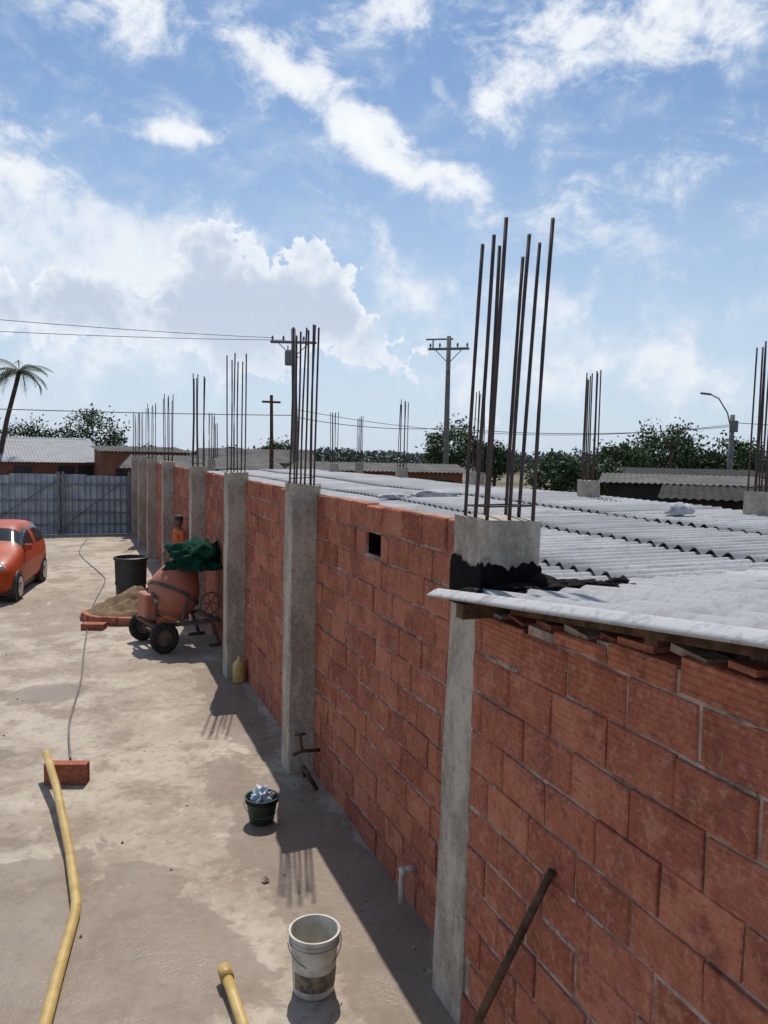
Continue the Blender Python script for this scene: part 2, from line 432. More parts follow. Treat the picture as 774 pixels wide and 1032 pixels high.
# ---------------------------------------------------------------- sheet-metal fence
fe=empty('corrugated_metal_fence',(0,30,0))
b=MB(); x=-11.0; rs=random.Random(2)
while x<1.85:
    W=.84; dz=rs.uniform(-.03,.05); dy=rs.uniform(-.02,.02); c=rs.random()
    n=28; vs=[]
    for i in range(n+1):
        xx=x+W*i/n; yy=dy+.03*max(-1,min(1,1.8*math.cos(2*math.pi*i/n*4)))
        vs+=[(xx,yy,.02),(xx,yy,2.10+dz)]
    b.add(vs,[(2*i,2*i+2,2*i+3,2*i+1) for i in range(n)],0,c); x+=W-.03
b.obj('sheets',[M_galv],fe)
b=MB()
for z in(.35,.75,1.2,1.75): b.box(-11,1.85,-.075,-.035,z,z+.05)
for xx in(-8.2,-5.4,-3.2,-.55,-.40,1.8): b.box(xx-.04,xx+.04,-.11,-.036,0,2.22)
b.cyl((-.5,-.12,.2),(1.7,-.12,2.0),.018);b.cyl((-.5,-.12,2.),(-3.1,-.12,.2),.018)
b.obj('frame',[M_metal],fe)

# ---------------------------------------------------------------- houses
def house(loc,w,d,h,rise,rz,wallm,roofm,gable=False,win=2):
    e=empty('house',loc,R(rz))
    b=MB(); b.box(-w/2,w/2,-d/2,d/2,0,h,0); b.obj('walls',[wallm],e)
    b=MB(); 
    for i in range(win):
        xx=-w/2+w*(i+.6)/(win+.4); b.box(xx-.45,xx+.45,-d/2-.03,-d/2+.02,1.0,2.0,0); b.box(xx-.5,xx+.5,-d/2-.05,-d/2-.031,.94,1.0,1)
    b.box(w/2-1.2,w/2-.35,-d/2-.03,-d/2+.02,0,2.05,0)
    b.obj('openings',[M_win,M_plaster],e)
    b=MB()
    if gable:
        n=int((w+.6)/.09)
        for sgn in(-1,1):
            vs=[]
            for i in range(n+1):
                xx=-w/2-.3+(w+.6)*i/n; z=.02*math.cos(i*math.pi/1.0)
                vs+=[(xx,sgn*(d/2+.35),h-.05+z),(xx,0,h+rise+z)]
            b.add(vs,[(2*i,2*i+2,2*i+3,2*i+1) for i in range(n)])
        b.add([(-w/2,-d/2,h),(-w/2,d/2,h),(-w/2,0,h+rise-.05),(w/2,-d/2,h),(w/2,d/2,h),(w/2,0,h+rise-.05)],[(0,1,2),(3,5,4)],1)
    else:
        n=int((w+.6)/.09); vs=[]
        for i in range(n+1):
            xx=-w/2-.3+(w+.6)*i/n; z=.02*math.cos(i*math.pi)
            vs+=[(xx,-d/2-.35,h+.02+z),(xx,d/2+.3,h+rise+z)]
        b.add(vs,[(2*i,2*i+2,2*i+3,2*i+1) for i in range(n)])
        b.add([(-w/2,-d/2,h),(-w/2,d/2,h),(-w/2,d/2,h+rise-.06),(w/2,-d/2,h),(w/2,d/2,h),(w/2,d/2,h+rise-.06),],[(0,1,2),(3,5,4),(1,4,5,2)],1)
    b.obj('roof',[roofm,wallm],e)
house((-1.7,51,0),5.4,5,2.2,1.45,8,M_bwall,M_roof,False)
house((3.4,47,0),4.4,4,2.9,.3,5,M_bwall,M_oldroof,False)
house((-9.5,48,0),7,6,2.4,1.1,0,M_plaster,M_oldroof,True)
house((5.3,35.5,0),6,5,2.3,.5,-8,M_bwall,M_oldroof,False)
house((12.5,33,0),7,5,2.35,.3,-20,M_bwall,M_oldroof,False)
house((9.8,46,0),6,5,2.5,.7,-10,M_plaster,M_oldroof,True)
house((18.4,20.5,0),4.6,4,2.35,.22,-38,M_darkroof,M_oldroof,False)
house((14.4,13.8,0),3.4,3.0,2.25,.20,-42,M_darkroof,M_darkroof,False)
house((26,30,0),8,6,2.4,.25,-35,M_bwall,M_darkroof,False)

# ---------------------------------------------------------------- trees
def leafquad(mb,c,s,rs,mi):
    n=Vector((rs.gauss(0,1),rs.gauss(0,1),rs.gauss(0,1)+.5)).normalized()
    u=n.orthogonal().normalized(); v=n.cross(u); a=rs.uniform(0,6.28)
    u2=u*math.cos(a)+v*math.sin(a); v2=-u*math.sin(a)+v*math.cos(a)
    c=Vector(c); L=s*rs.uniform(.7,1.3); W=L*.5
    mb.add([c-u2*L,c-v2*W,c+u2*L,c+v2*W],[(0,1,2,3)],mi)
def crown(mb,c,rx,ry,rz,ncl,nl,ls,rs,mo=1):
    c=Vector(c)
    for _ in range(ncl):
        d=Vector((rs.gauss(0,1),rs.gauss(0,1),rs.gauss(0,1))).normalized()*rs.uniform(.35,1)**.6
        cc=c+Vector((d.x*rx,d.y*ry,d.z*rz)); r=rs.uniform(.16,.34)*min(rx,ry)
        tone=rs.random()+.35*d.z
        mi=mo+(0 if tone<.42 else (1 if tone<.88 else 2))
        for _ in range(nl):
            q=Vector((rs.gauss(0,.5),rs.gauss(0,.5),rs.gauss(0,.42)*min(1,rz/rx*1.3)))*r*1.25
            k=mi
            if rs.random()<.2: k=mo+rs.randint(0,2)
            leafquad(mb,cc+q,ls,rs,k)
def tree(loc,h,r,seed,ls=.12,ncl=60,nl=55,name='tree'):
    rs=random.Random(seed); b=MB(); hz=h-r*.8
    b.tube([(0,0,0),(rs.uniform(-.1,.1),.05,hz*.5),(rs.uniform(-.2,.2),0,hz)],[.16,.12,.08],8)
    for k in range(6):
        a=k*1.05+rs.random(); b.tube([(0,0,hz*.55+k*.06),(math.cos(a)*r*.35,math.sin(a)*r*.35,hz*.8),(math.cos(a)*r*.7,math.sin(a)*r*.7,hz+r*.3*rs.random())],[.07,.05,.02],6)
    crown(b,(0,0,hz),r,r,r*.75,ncl,nl,ls,rs)
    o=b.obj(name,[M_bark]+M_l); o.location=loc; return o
tree((22.0,45,0),5.0,1.9,11)
tree((24.3,43.5,0),3.9,1.3,12)
tree((17.0,25.8,0),3.2,1.0,13,.09)
tree((19.3,26.5,0),3.0,1.0,14,.09)
tree((1.2,62,0),5.9,2.4,15)
tree((-3.2,66,0),5.2,2.4,16)
tree((-7.5,56,0),4.6,2.0,17)
tree((55,64,0),6.3,4.0,18,.2,110,60)
tree((60,60,0),5.0,3.0,19,.2,90,60)
tree((48,62,0),4.4,2.6,20,.2,80,60)
tree((14,57,0),3.8,1.5,23)
b=MB(); rs=random.Random(77)
for k in range(150):
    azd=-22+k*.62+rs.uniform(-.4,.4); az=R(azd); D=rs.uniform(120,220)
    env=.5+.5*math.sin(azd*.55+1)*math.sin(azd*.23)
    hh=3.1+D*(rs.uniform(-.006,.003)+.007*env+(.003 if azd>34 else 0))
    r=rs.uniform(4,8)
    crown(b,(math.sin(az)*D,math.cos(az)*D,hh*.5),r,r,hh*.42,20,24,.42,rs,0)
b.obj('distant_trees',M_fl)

# palm
pe=empty('palm_tree',(-3.0,49.6,0))
b=MB()
tp=[(-1.3,0,0),(-1.0,0,2.2),(-.55,0,4.6),(-.05,0,6.6),(.1,0,7.3)]
b.tube(tp,[.20,.16,.13,.12,.13],10); b.obj('trunk',[M_bark],pe,smooth=True)
b=MB(); rs=random.Random(4)
for k in range(19):
    a=k*2.4+rs.uniform(-.3,.3); el=rs.uniform(-.35,1.1); L=rs.uniform(1.7,2.3)
    d=Vector((math.cos(a),math.sin(a),0)); pts=[]; p=Vector(tp[-1]); ang=el
    for s in range(11):
        pts.append(p.copy()); p=p+(d*math.cos(ang)+Vector((0,0,1))*math.sin(ang))*L/10; ang-=.13+.05*rs.random()
    b.tube(pts,[.025-.002*i for i in range(11)],4,m=2)
    sd=Vector((-d.y,d.x,0))
    for s in range(1,11):
        for q in range(2):
            pp=pts[s-1].lerp(pts[s],q/2)
            for sg in(-1,1):
                ll=(.50*math.sin(math.pi*min(1,(s+1)/11.5))+.08)
                tip=pp+sd*sg*ll*.75+d*ll*.35+Vector((0,0,-ll*.55)); w2=d*.035
                b.add([pp-w2,pp+w2,tip],[(0,1,2)],rs.choice([0,1,1,2]))
b.obj('fronds',M_l,pe)

# ---------------------------------------------------------------- utility poles, lamp, cables
def upole(loc,h,arm,az,lean=0):
    e=empty('utility_pole',loc,R(az)); b=MB()
    b.tube([(0,0,0),(lean*h,0,h)],[.19,.12],12); b.obj('pole',[M_pole],e,smooth=True)
    b=MB(); lx=lean*(h-.7)
    for yy in(-.13,.13): b.box(-arm/2+lx,arm/2+lx,yy-.04,yy+.04,h-.75,h-.65)
    b.cyl((lx-arm*.35,0,h-.7),(lx,0,h-1.5),.025,n=6);b.cyl((lx+arm*.35,0,h-.7),(lx,0,h-1.5),.025,n=6)
    b.obj('crossarms',[M_metal],e)
    b=MB()
    for xx in(-arm/2+.1,-arm*.22,arm*.22,arm/2-.1):
        M=Matrix.Translation((lx+xx,0,h-.65)); b.rev([(.001,0),(.03,0),(.03,.08),(.08,.1),(.04,.14),(.08,.17),(.04,.21),(.05,.26),(.001,.28)],10,0,M)
    b.obj('insulators',[M_metal],e,smooth=True)
    return e
pa=upole((10.95,40.9,0),9.5,2.4,-20,-.03)
b=MB(); b.rev([(.001,0),(.24,0),(.26,.05),(.26,.7),(.2,.78),(.001,.8)],16,0,Matrix.Translation((-.45,-.05,7.6))); b.box(-.3,0,-.05,.05,8.0,8.08)
for q in(-.1,.1): b.cyl((-.45+q,-.05,8.38),(-.45+q,-.05,8.62),.03,n=6)
b.obj('transformer',[M_metal],pa)
pb=upole((19.5,40.6,0),9.7,2.3,-38,.0)
b=MB()
b.cyl((-.9,0,9.0),(-.9,0,9.55),.04,n=6);b.cyl((.1,0,9.0),(.1,0,9.6),.04,n=6);b.box(-1.3,.25,-.05,.05,9.5,9.58); b.obj('upper_arm',[M_metal],pb)
e=empty('street_lamp',(32.2,32.5,0),R(-45)); b=MB()
b.tube([(0,0,0),(0,0,5.5)],[.16,.12],10); b.tube([(0,0,4.6),(-.25,0,5.6),(-.7,0,6.35),(-1.15,0,6.6)],.035,8); b.obj('pole',[M_pole],e,smooth=True)
b=MB(); b.box(-.28,.28,-.13,.13,-.06,.05,0,M=Matrix.Translation((-1.35,0,6.62))@Euler((0,R(8),0)).to_matrix().to_4x4()); b.box(-.12,.3,-.2,.2,4.6,5.2)
o=b.obj('lamp_head',[M_metal],e); bv=o.modifiers.new('b','BEVEL'); bv.width=.03
e=empty('wooden_post',(6.9,29.6,0)); b=MB(); b.tube([(0,0,0),(.03,0,3),(0,0,5.2)],[.09,.08,.06],8); b.box(-.35,.35,-.03,.03,4.9,4.98); b.obj('post',[M_wood],e)
e=empty('wooden_post',(30.0,34.5,0)); b=MB(); b.tube([(0,0,0),(.03,0,3),(0,0,4.2)],[.09,.08,.06],8); b.box(-.25,.25,-.03,.03,3.9,3.98);b.obj('post',[M_wood],e)
b=MB()
def wire(p,q,sag,r=.014):
    P=Vector(p);Q=Vector(q); pts=[]
    for i in range(25):
        u=i/24; v=P.lerp(Q,u); v.z-=sag*4*u*(1-u); pts.append(v)
    b.tube(pts,r,4)
wire((-26,34.0,9.0),(9.7,41.3,9.0),.5);wire((-26,36.0,8.0),(10.3,41.1,8.9),.5)
wire((-25,40,5.0),(10.9,40.9,5.0),.25,.02)
wire((10.9,40.9,4.9),(19.5,40.6,4.6),.25,.018)
wire((19.5,40.6,4.6),(32.2,32.5,4.9),.35,.018)
wire((10.9,40.9,5.3),(32.2,32.5,5.0),.9,.014)
wire((32.2,32.5,5.1),(48,18,5.2),.4,.018)
b.obj('power_cables',[M_wire])

# ---------------------------------------------------------------- car
def carpaint():
    m,t=mat('car_paint'); n,_=t.noise(t.obj,2,3,.6)
    t.l.new(t.mix(t.mr(n,.3,.7),(.50,.066,.010),(.38,.048,.008)),t.b.inputs['Base Color'])
    t.b.inputs['Roughness'].default_value=.5; t.b.inputs['Specular IOR Level'].default_value=.3
    t.b.inputs['Coat Weight'].default_value=.15; t.b.inputs['Coat Roughness'].default_value=.1; return m
M_car=carpaint()
M_glass=simple('car_glass',(.012,.016,.018),(.02,.024,.026),.08,2,0,0)
M_lens=simple('headlight',(.45,.46,.46),(.25,.26,.28),.12,6,0,0)
M_chrome=simple('wheel_alloy',(.42,.42,.43),(.3,.3,.3),.3,6,.8,0)
M_plate=simple('number_plate',(.70,.50,.04),(.6,.42,.03),.5,12,0,0)
ce=empty('parked_car',(-1.66,18.6,.0),R(-9))
st=[(-1.78,.50,.30,.48,.52,.42,.60),(-1.72,.66,.22,.66,.60,.58,.72),(-1.50,.77,.19,.76,.72,.66,.86),(-1.10,.80,.19,.78,.83,.66,.95),(-.80,.80,.19,.79,.90,.68,1.01),
 (-.62,.80,.19,.79,.92,.66,1.10),(-.10,.80,.19,.79,.94,.59,1.40),(.10,.80,.19,.79,.94,.58,1.435),(.42,.80,.19,.79,.95,.58,1.45),(.50,.80,.19,.79,.95,.58,1.45),(1.15,.80,.19,.79,.97,.57,1.425),(1.25,.80,.19,.79,.97,.57,1.415),
 (1.48,.79,.20,.77,.98,.56,1.36),(1.68,.76,.24,.74,.96,.60,1.12),(1.76,.70,.28,.70,.85,.60,.92),(1.80,.55,.34,.55,.60,.5,.66)]
b=MB(); vs=[]
for (y,wl,zb,wb,zbelt,wt,zt) in st:
    P=[(0,zb),(wl*.85,zb),(wl,zb+.12),(wl+.01,.5*(zb+zbelt)),(wb,zbelt),(wt,zt-.02),(wt*.55,zt+.012),(0,zt+.02)]
    ring=[(x,y,z) for x,z in P]+[(-x,y,z) for x,z in reversed(P[1:-1])]
    vs+=ring
n=14; b.v+=vs
for s in range(len(st)-1):
    for i in range(n):
        p=s*n+i;q=s*n+(i+1)%n
        b.f.append([p,q,q+n,p+n]); mi=0
        side=i in(4,9)
        topf=i in(5,6,7,8)
        if side and 5<=s<=11 and s not in(8,): mi=1
        if topf and s==5: mi=1
        if topf and s==12: mi=1
        b.m.append(mi); b.col.append(.5)
b.f.append(list(range(n-1,-1,-1)));b.m.append(0);b.col.append(.5)
L=len(st)-1;b.f.append(list(range(L*n,L*n+n)));b.m.append(0);b.col.append(.5)
o=b.obj('body',[M_car,M_glass],ce,smooth=True); sm=o.modifiers.new('s','SUBSURF'); sm.levels=2; sm.render_levels=2
b=MB()
for sx in(-1,1):
    for yy in(-1.18,1.18):
        Mx=Matrix.Translation((sx*.72,yy,.29))@Euler((0,R(90),0)).to_matrix().to_4x4()
        b.rev([(.001,-.10),(.20,-.10),(.27,-.09),(.29,-.06),(.29,.06),(.27,.09),(.20,.10),(.001,.10)],24,0,Mx)
        b.rev([(.001,.115*sx),(.05,.115*sx),(.10,.10*sx),(.19,.112*sx),(.20,.10*sx)],20,1,Mx)
        b.rev([(.30,-.09),(.345,-.09),(.345,.085),(.30,.085)],24,2,Mx)
b.obj('wheels',[M_rubber,M_chrome,M_black],ce,smooth=False)
b=MB()
for sx in(-1,1):
    Mx=Matrix.Translation((sx*.54,-1.60,.68))@Euler((R(-25),0,R(28*sx))).to_matrix().to_4x4()
    b.rev([(.001,.08),(.08,.07),(.13,.03),(.145,-.03)],18,0,Mx@Euler((R(90),0,0)).to_matrix().to_4x4()@Matrix.Diagonal((1.15,.8,1,1)))
    b.box(sx*.84-.07,sx*.84+.07,-.58,-.48,.95,1.07,1)
    Mf=Matrix.Translation((sx*.5,-1.765,.36))@Euler((R(90),0,0)).to_matrix().to_4x4(); b.rev([(.001,.02),(.06,.015),(.065,0)],14,0,Mf)
b.box(-.36,.36,-1.80,-1.74,.52,.60,2); b.box(-.42,.42,-1.80,-1.74,.26,.40,2)
b.box(-.17,.17,-1.83,-1.80,.41,.505,3)
b.box(-.60,.60,-.66,-.63,1.02,1.035,2)
b.box(-.70,.70,-1.5,1.5,.15,.30,2)
o=b.obj('trim',[M_lens,M_car,M_black,M_plate],ce); bv=o.modifiers.new('b','BEVEL'); bv.width=.012;bv.segments=2

# ---------------------------------------------------------------- cement mixer
me_=empty('cement_mixer',(1.50,12.75,.016),R(14)); me_.scale=(.88,.88,.95)
Md=Matrix.Translation((-.08,-.05,.92))@Euler((R(-8),R(28),0)).to_matrix().to_4x4()
b=MB(); b.rev([(.001,-.46),(.20,-.45),(.31,-.40),(.40,-.26),(.445,-.10),(.45,.0),(.435,.08),(.38,.22),(.27,.42),(.285,.45),(.26,.45),(.24,.42),(.35,.20),(.40,0),(.2,-.3),(.001,-.33)],28,0,Md)
b.rev([(.45,-.085),(.475,-.085),(.475,-.03),(.45,-.03)],28,1,Md)
o=b.obj('drum',[M_mix,M_mixd],me_,smooth=True); o.modifiers.new('e','EDGE_SPLIT').split_angle=R(35)
b=MB()
b.tube([(-.55,.45,.55),(-.55,.45,.80),(-.48,.0,1.0),(-.55,-.45,.80),(-.55,-.45,.55)],.03,8)
for yy in(-.47,.47):
    b.box(-.60,.62,yy-.035,yy+.035,.40,.46)
    b.tube([(.45,yy,.42),(.60,yy,.02)],.035,8); b.tube([(-.1,yy,.44),(.0,yy,.92)],.035,8)
    b.tube([(-.35,yy,.42),(-.45,yy,.25)],.035,8)
b.box(.50,.60,-.43,.43,.40,.455);b.box(-.60,-.53,-.43,.43,.40,.455)
b.cyl((-.45,-.56,.25),(-.45,.56,.25),.03)
b.cyl((.4,-.50,.02),(.72,-.50,.02),.03);b.cyl((.4,.50,.02),(.72,.50,.02),.03)
b.tube([(-.55,-.3,.44),(-.70,-.25,.52),(-.78,-.2,.57)],.025,8)
Mh=Matrix.Translation((.38,-.56,.74))@Euler((R(90),0,0)).to_matrix().to_4x4()
pts=[Mh@Vector((.18*math.cos(a*math.pi/10),.18*math.sin(a*math.pi/10),0)) for a in range(21)]
b.tube(pts,.014,6)
for a in range(3): b.cyl(pts[a*3],pts[a*3+10],.01,n=6)
b.obj('frame',[M_mixd],me_,smooth=False)
b=MB(); b.box(-.68,-.46,-.26,.20,.47,.92,0)
o=b.obj('engine_housing',[M_mix],me_); bv=o.modifiers.new('b','BEVEL'); bv.width=.05;bv.segments=3
b=MB()
for yy in(-.56,.56):
    Mx=Matrix.Translation((-.45,yy,.25))@Euler((R(90),0,0)).to_matrix().to_4x4()
    b.rev([(.001,-.03),(.13,-.03),(.14,-.055),(.21,-.06),(.25,-.035),(.25,.035),(.21,.06),(.14,.055),(.13,.03),(.001,.03)],24,0,Mx)
    b.rev([(.001,.045),(.05,.045),(.06,.031),(.13,.031)],16,1,Mx); b.rev([(.001,-.045),(.05,-.045),(.06,-.031),(.13,-.031)],16,1,Mx)
b.obj('wheels',[M_rubber,M_mixd],me_,smooth=False)
lumps('shade_net_heap',(1.78,12.68,1.34),.40,.34,.30,M_net,4,None,4,.34,2.6)

# ---------------------------------------------------------------- barrel, sand, bricks
b=MB(); b.rev([(.001,0),(.27,0),(.285,.03),(.30,.3),(.315,.31),(.315,.34),(.305,.36),(.32,.80),(.345,.82),(.345,.86),(.325,.87),(.31,.85),(.29,.35),(.26,.05),(.001,.05)],28)
o=b.obj('plastic_barrel',[M_black],None,smooth=True); o.location=(1.05,16.9,.016); o.modifiers.new('e','EDGE_SPLIT').split_angle=R(40)
b=MB(); N=44; vs=[]
for i in range(N+1):
    for j in range(N+1):
        x=-1+2*i/N;y=-1+2*j/N; r=math.hypot(x,y); hh=max(0,1-r)
        z=.50*hh**1.0*(1+.5*noise.fractal(Vector((x*2,y*2,3)),.8,2,4))+.04*noise.noise(Vector((x*6,y*6,0)))*min(1,hh*5)
        vs.append((x*.95,y*.8,z if hh>0 else -.02))
b.add(vs,[(i*(N+1)+j,(i+1)*(N+1)+j,(i+1)*(N+1)+j+1,i*(N+1)+j+1) for i in range(N) for j in range(N)])
o=b.obj('sand_pile',[M_sand],None,smooth=True); o.location=(.98,15.3,.016)
b=MB(); rs=random.Random(3)
for k in range(9):
    a=R(180+k*19); r=.92
    M=Matrix.Translation((1.05+r*math.cos(a),15.1+.85*r*math.sin(a),.085+rs.uniform(-.01,.01)))@Euler((rs.uniform(-.08,.08),0,a+math.pi/2+rs.uniform(-.1,.1))).to_matrix().to_4x4()
    b.box(-.15,.15,-.05,.05,-.07,.07,0,rs.random(),M)
o=b.obj('brick_kerb',[M_brick]); bv=o.modifiers.new('b','BEVEL'); bv.width=.006
def brick(loc,rz,sz=(.36,.10,.2)):
    b=MB(); L,W,H=sz; t=.014
    b.box(-L/2,L/2,-W/2,-W/2+t,0,H,0,.3);b.box(-L/2,L/2,W/2-t,W/2,0,H,0,.3)
    b.box(-L/2,L/2,-W/2+t,W/2-t,0,t,0,.3);b.box(-L/2,L/2,-W/2+t,W/2-t,H-t,H,0,.3)
    for k in(1,2): b.box(-L/2+.002,L/2-.002,-W/2+t,W/2-t,H*k/3-.006,H*k/3+.006,0,.4)
    b.box(-L/2+.003,L/2-.003,-.006,.006,t,H/3-.006,0,.4);b.box(-L/2+.003,L/2-.003,-.006,.006,H/3+.006,2*H/3-.006,0,.4);b.box(-L/2+.003,L/2-.003,-.006,.006,2*H/3+.006,H-t,0,.4)
    o=b.obj('clay_block',[M_brick]); o.location=loc;o.rotation_euler=(0,0,rz); return o
brick((-.09,7.66,.016),R(-18),(.38,.10,.19))
brick((.28,14.2,.016),R(-20),(.38,.2,.10))

# ---------------------------------------------------------------- pipes
b=MB(); b.tube([(-.27,7.84,.25),(-.17,7.2,.17),(-.06,6.2,.07),(-.015,5.5,.055),(-.02,5.38,.053),(-.12,4.7,.052),(-.30,3.4,.052),(-.42,2.4,.052)],.034,14)
b.obj('yellow_pipe',[M_yel],None,smooth=True)
b=MB(); b.tube([(.79,4.36,.085),(.80,4.2,.068),(.83,3.4,.052),(.86,2.4,.052)],.031,14); b.tube([(.786,4.43,.09),(.791,4.34,.083)],.040,14)
b.obj('yellow_pipe',[M_yel],None,smooth=True)
from mathutils.geometry import interpolate_bezier
b=MB(); pts=[(.34,28.0),(.1,24.5),(.55,20.5),(.62,19.2),(.3,16.2),(.12,13.0),(.05,11.0),(-.08,9.3),(-.06,8.1)]
P=[Vector((x,y,.03)) for x,y in pts]; pp=[]
for i in range(len(P)-1):
    t0=(P[min(i+1,len(P)-1)]-P[max(i-1,0)])/6; t1=(P[min(i+2,len(P)-1)]-P[i])/6
    pp+=interpolate_bezier(P[i],P[i]+t0,P[i+1]-t1,P[i+1],8)[:-1]
b.tube(pp,.011,6); b.obj('hose',[M_metal],None,smooth=True)
b=MB(); b.tube([(2.135,4.74,.30),(2.06,4.74,.30),(2.035,4.74,.28),(2.03,4.74,.22),(2.03,4.73,.08)],.022,10); b.tube([(2.05,4.74,.30),(2.02,4.74,.29)],.03,10)
b.obj('drain_pipe',[M_white],None,smooth=True)
b=MB(); b.tube([(2.13,7.0,.30),(1.95,6.98,.32),(1.86,6.96,.30)],.018,8); b.tube([(1.95,6.98,.34),(1.93,6.98,.48)],.014,8); b.tube([(2.0,7.05,.05),(1.93,6.85,.22),(2.02,6.7,.05)],.02,8); b.box(1.88,1.98,6.97,6.99,.47,.49)
b.obj('water_tap',[M_wood],None,smooth=True)
b=MB(); b.tube([(1.903,2.80,1.32),(1.72,2.98,.67),(1.535,3.16,.016)],[.018,.021,.023],10); b.obj('wooden_stick',[M_wood],None,smooth=True)
b=MB(); b.rev([(.001,0),(.075,0),(.085,.02),(.085,.22),(.07,.27),(.03,.31),(.028,.35),(.001,.352)],14); b.tube([(.05,0,.31),(.10,0,.29),(.10,0,.2),(.08,0,.17)],.012,6)
o=b.obj('plastic_jug',[M_yel],None,smooth=True); o.location=(2.02,10.38,.016)

# ---------------------------------------------------------------- buckets
def bucket(name,loc,rb,rt,h,m,label=None,handle=True,rz=0):
    e=empty(name,loc,rz); b=MB()
    L=lambda z:rb+(rt-rb)*z/h
    b.rev([(.001,0),(rb-.01,0),(rb,.01),(L(h*.80),h*.80),(L(h*.80)+.010,h*.805),(L(h*.83)+.010,h*.83),(L(h*.83),h*.835),(L(h*.88),h*.88),(L(h*.88)+.008,h*.885),(L(h*.9)+.008,h*.9),(L(h*.9),h*.905),(rt,h*.97),(rt+.008,h*.975),(rt+.008,h),(rt-.004,h),(rt-.008,h*.97),(rb-.008,.015),(.001,.015)],36)
    o=b.obj('shell',[m],e,smooth=True); o.modifiers.new('e','EDGE_SPLIT').split_angle=R(30)
    if label:
        b=MB(); n=20; vs=[]
        for i in range(n+1):
            a=R(-165+150*i/n); 
            for z in(.05,h*.42): vs.append(((L(z)+.0015)*math.cos(a),(L(z)+.0015)*math.sin(a),z))
        b.add(vs,[(2*i,2*i+2,2*i+3,2*i+1) for i in range(n)]); b.obj('label',[label],e,smooth=True)
    if handle:
        b=MB(); r=rt+.018; pts=[Vector((r*math.cos(R(a)),r*math.sin(R(a))*.75-.0,h*.86-abs(math.sin(R(a)))*.12)) for a in range(180,361,15)]
        b.tube(pts,.003,6); b.obj('handle',[M_metal],e)
    return e
bucket('white_bucket',(1.26,4.19,.016),.118,.140,.36,M_white,M_label)
be=bucket('green_bucket',(1.43,6.33,.016),.10,.135,.22,M_green)
lumps('bag',(0,0,.19),.085,.075,.09,M_bag,9,be,4,.32,2.2)

b=MB(); rs=random.Random(9)
for k in range(110):
    if rs.random()<.7: x=rs.uniform(1.7,2.1);y=rs.uniform(3.8,14)
    else: x=rs.uniform(-2.5,1.9);y=rs.uniform(5,20)
    s=rs.uniform(.005,.017)
    if k==0: x,y,s=1.25,5.4,.035
    M=Matrix.Translation((x,y,.016+s*.4))@Euler((rs.random()*3,rs.random()*3,rs.random()*3)).to_matrix().to_4x4()
    vv=[M@(Vector(p)*s*rs.uniform(.7,1.2)) for p in[(1,0,0),(-1,0,0),(0,1,0),(0,-1,0),(0,0,1),(0,0,-1)]]
    b.add(vv,[(0,2,4),(2,1,4),(1,3,4),(3,0,4),(2,0,5),(1,2,5),(3,1,5),(0,3,5)],0,rs.random())
b.obj('rubble',[M_mortar])

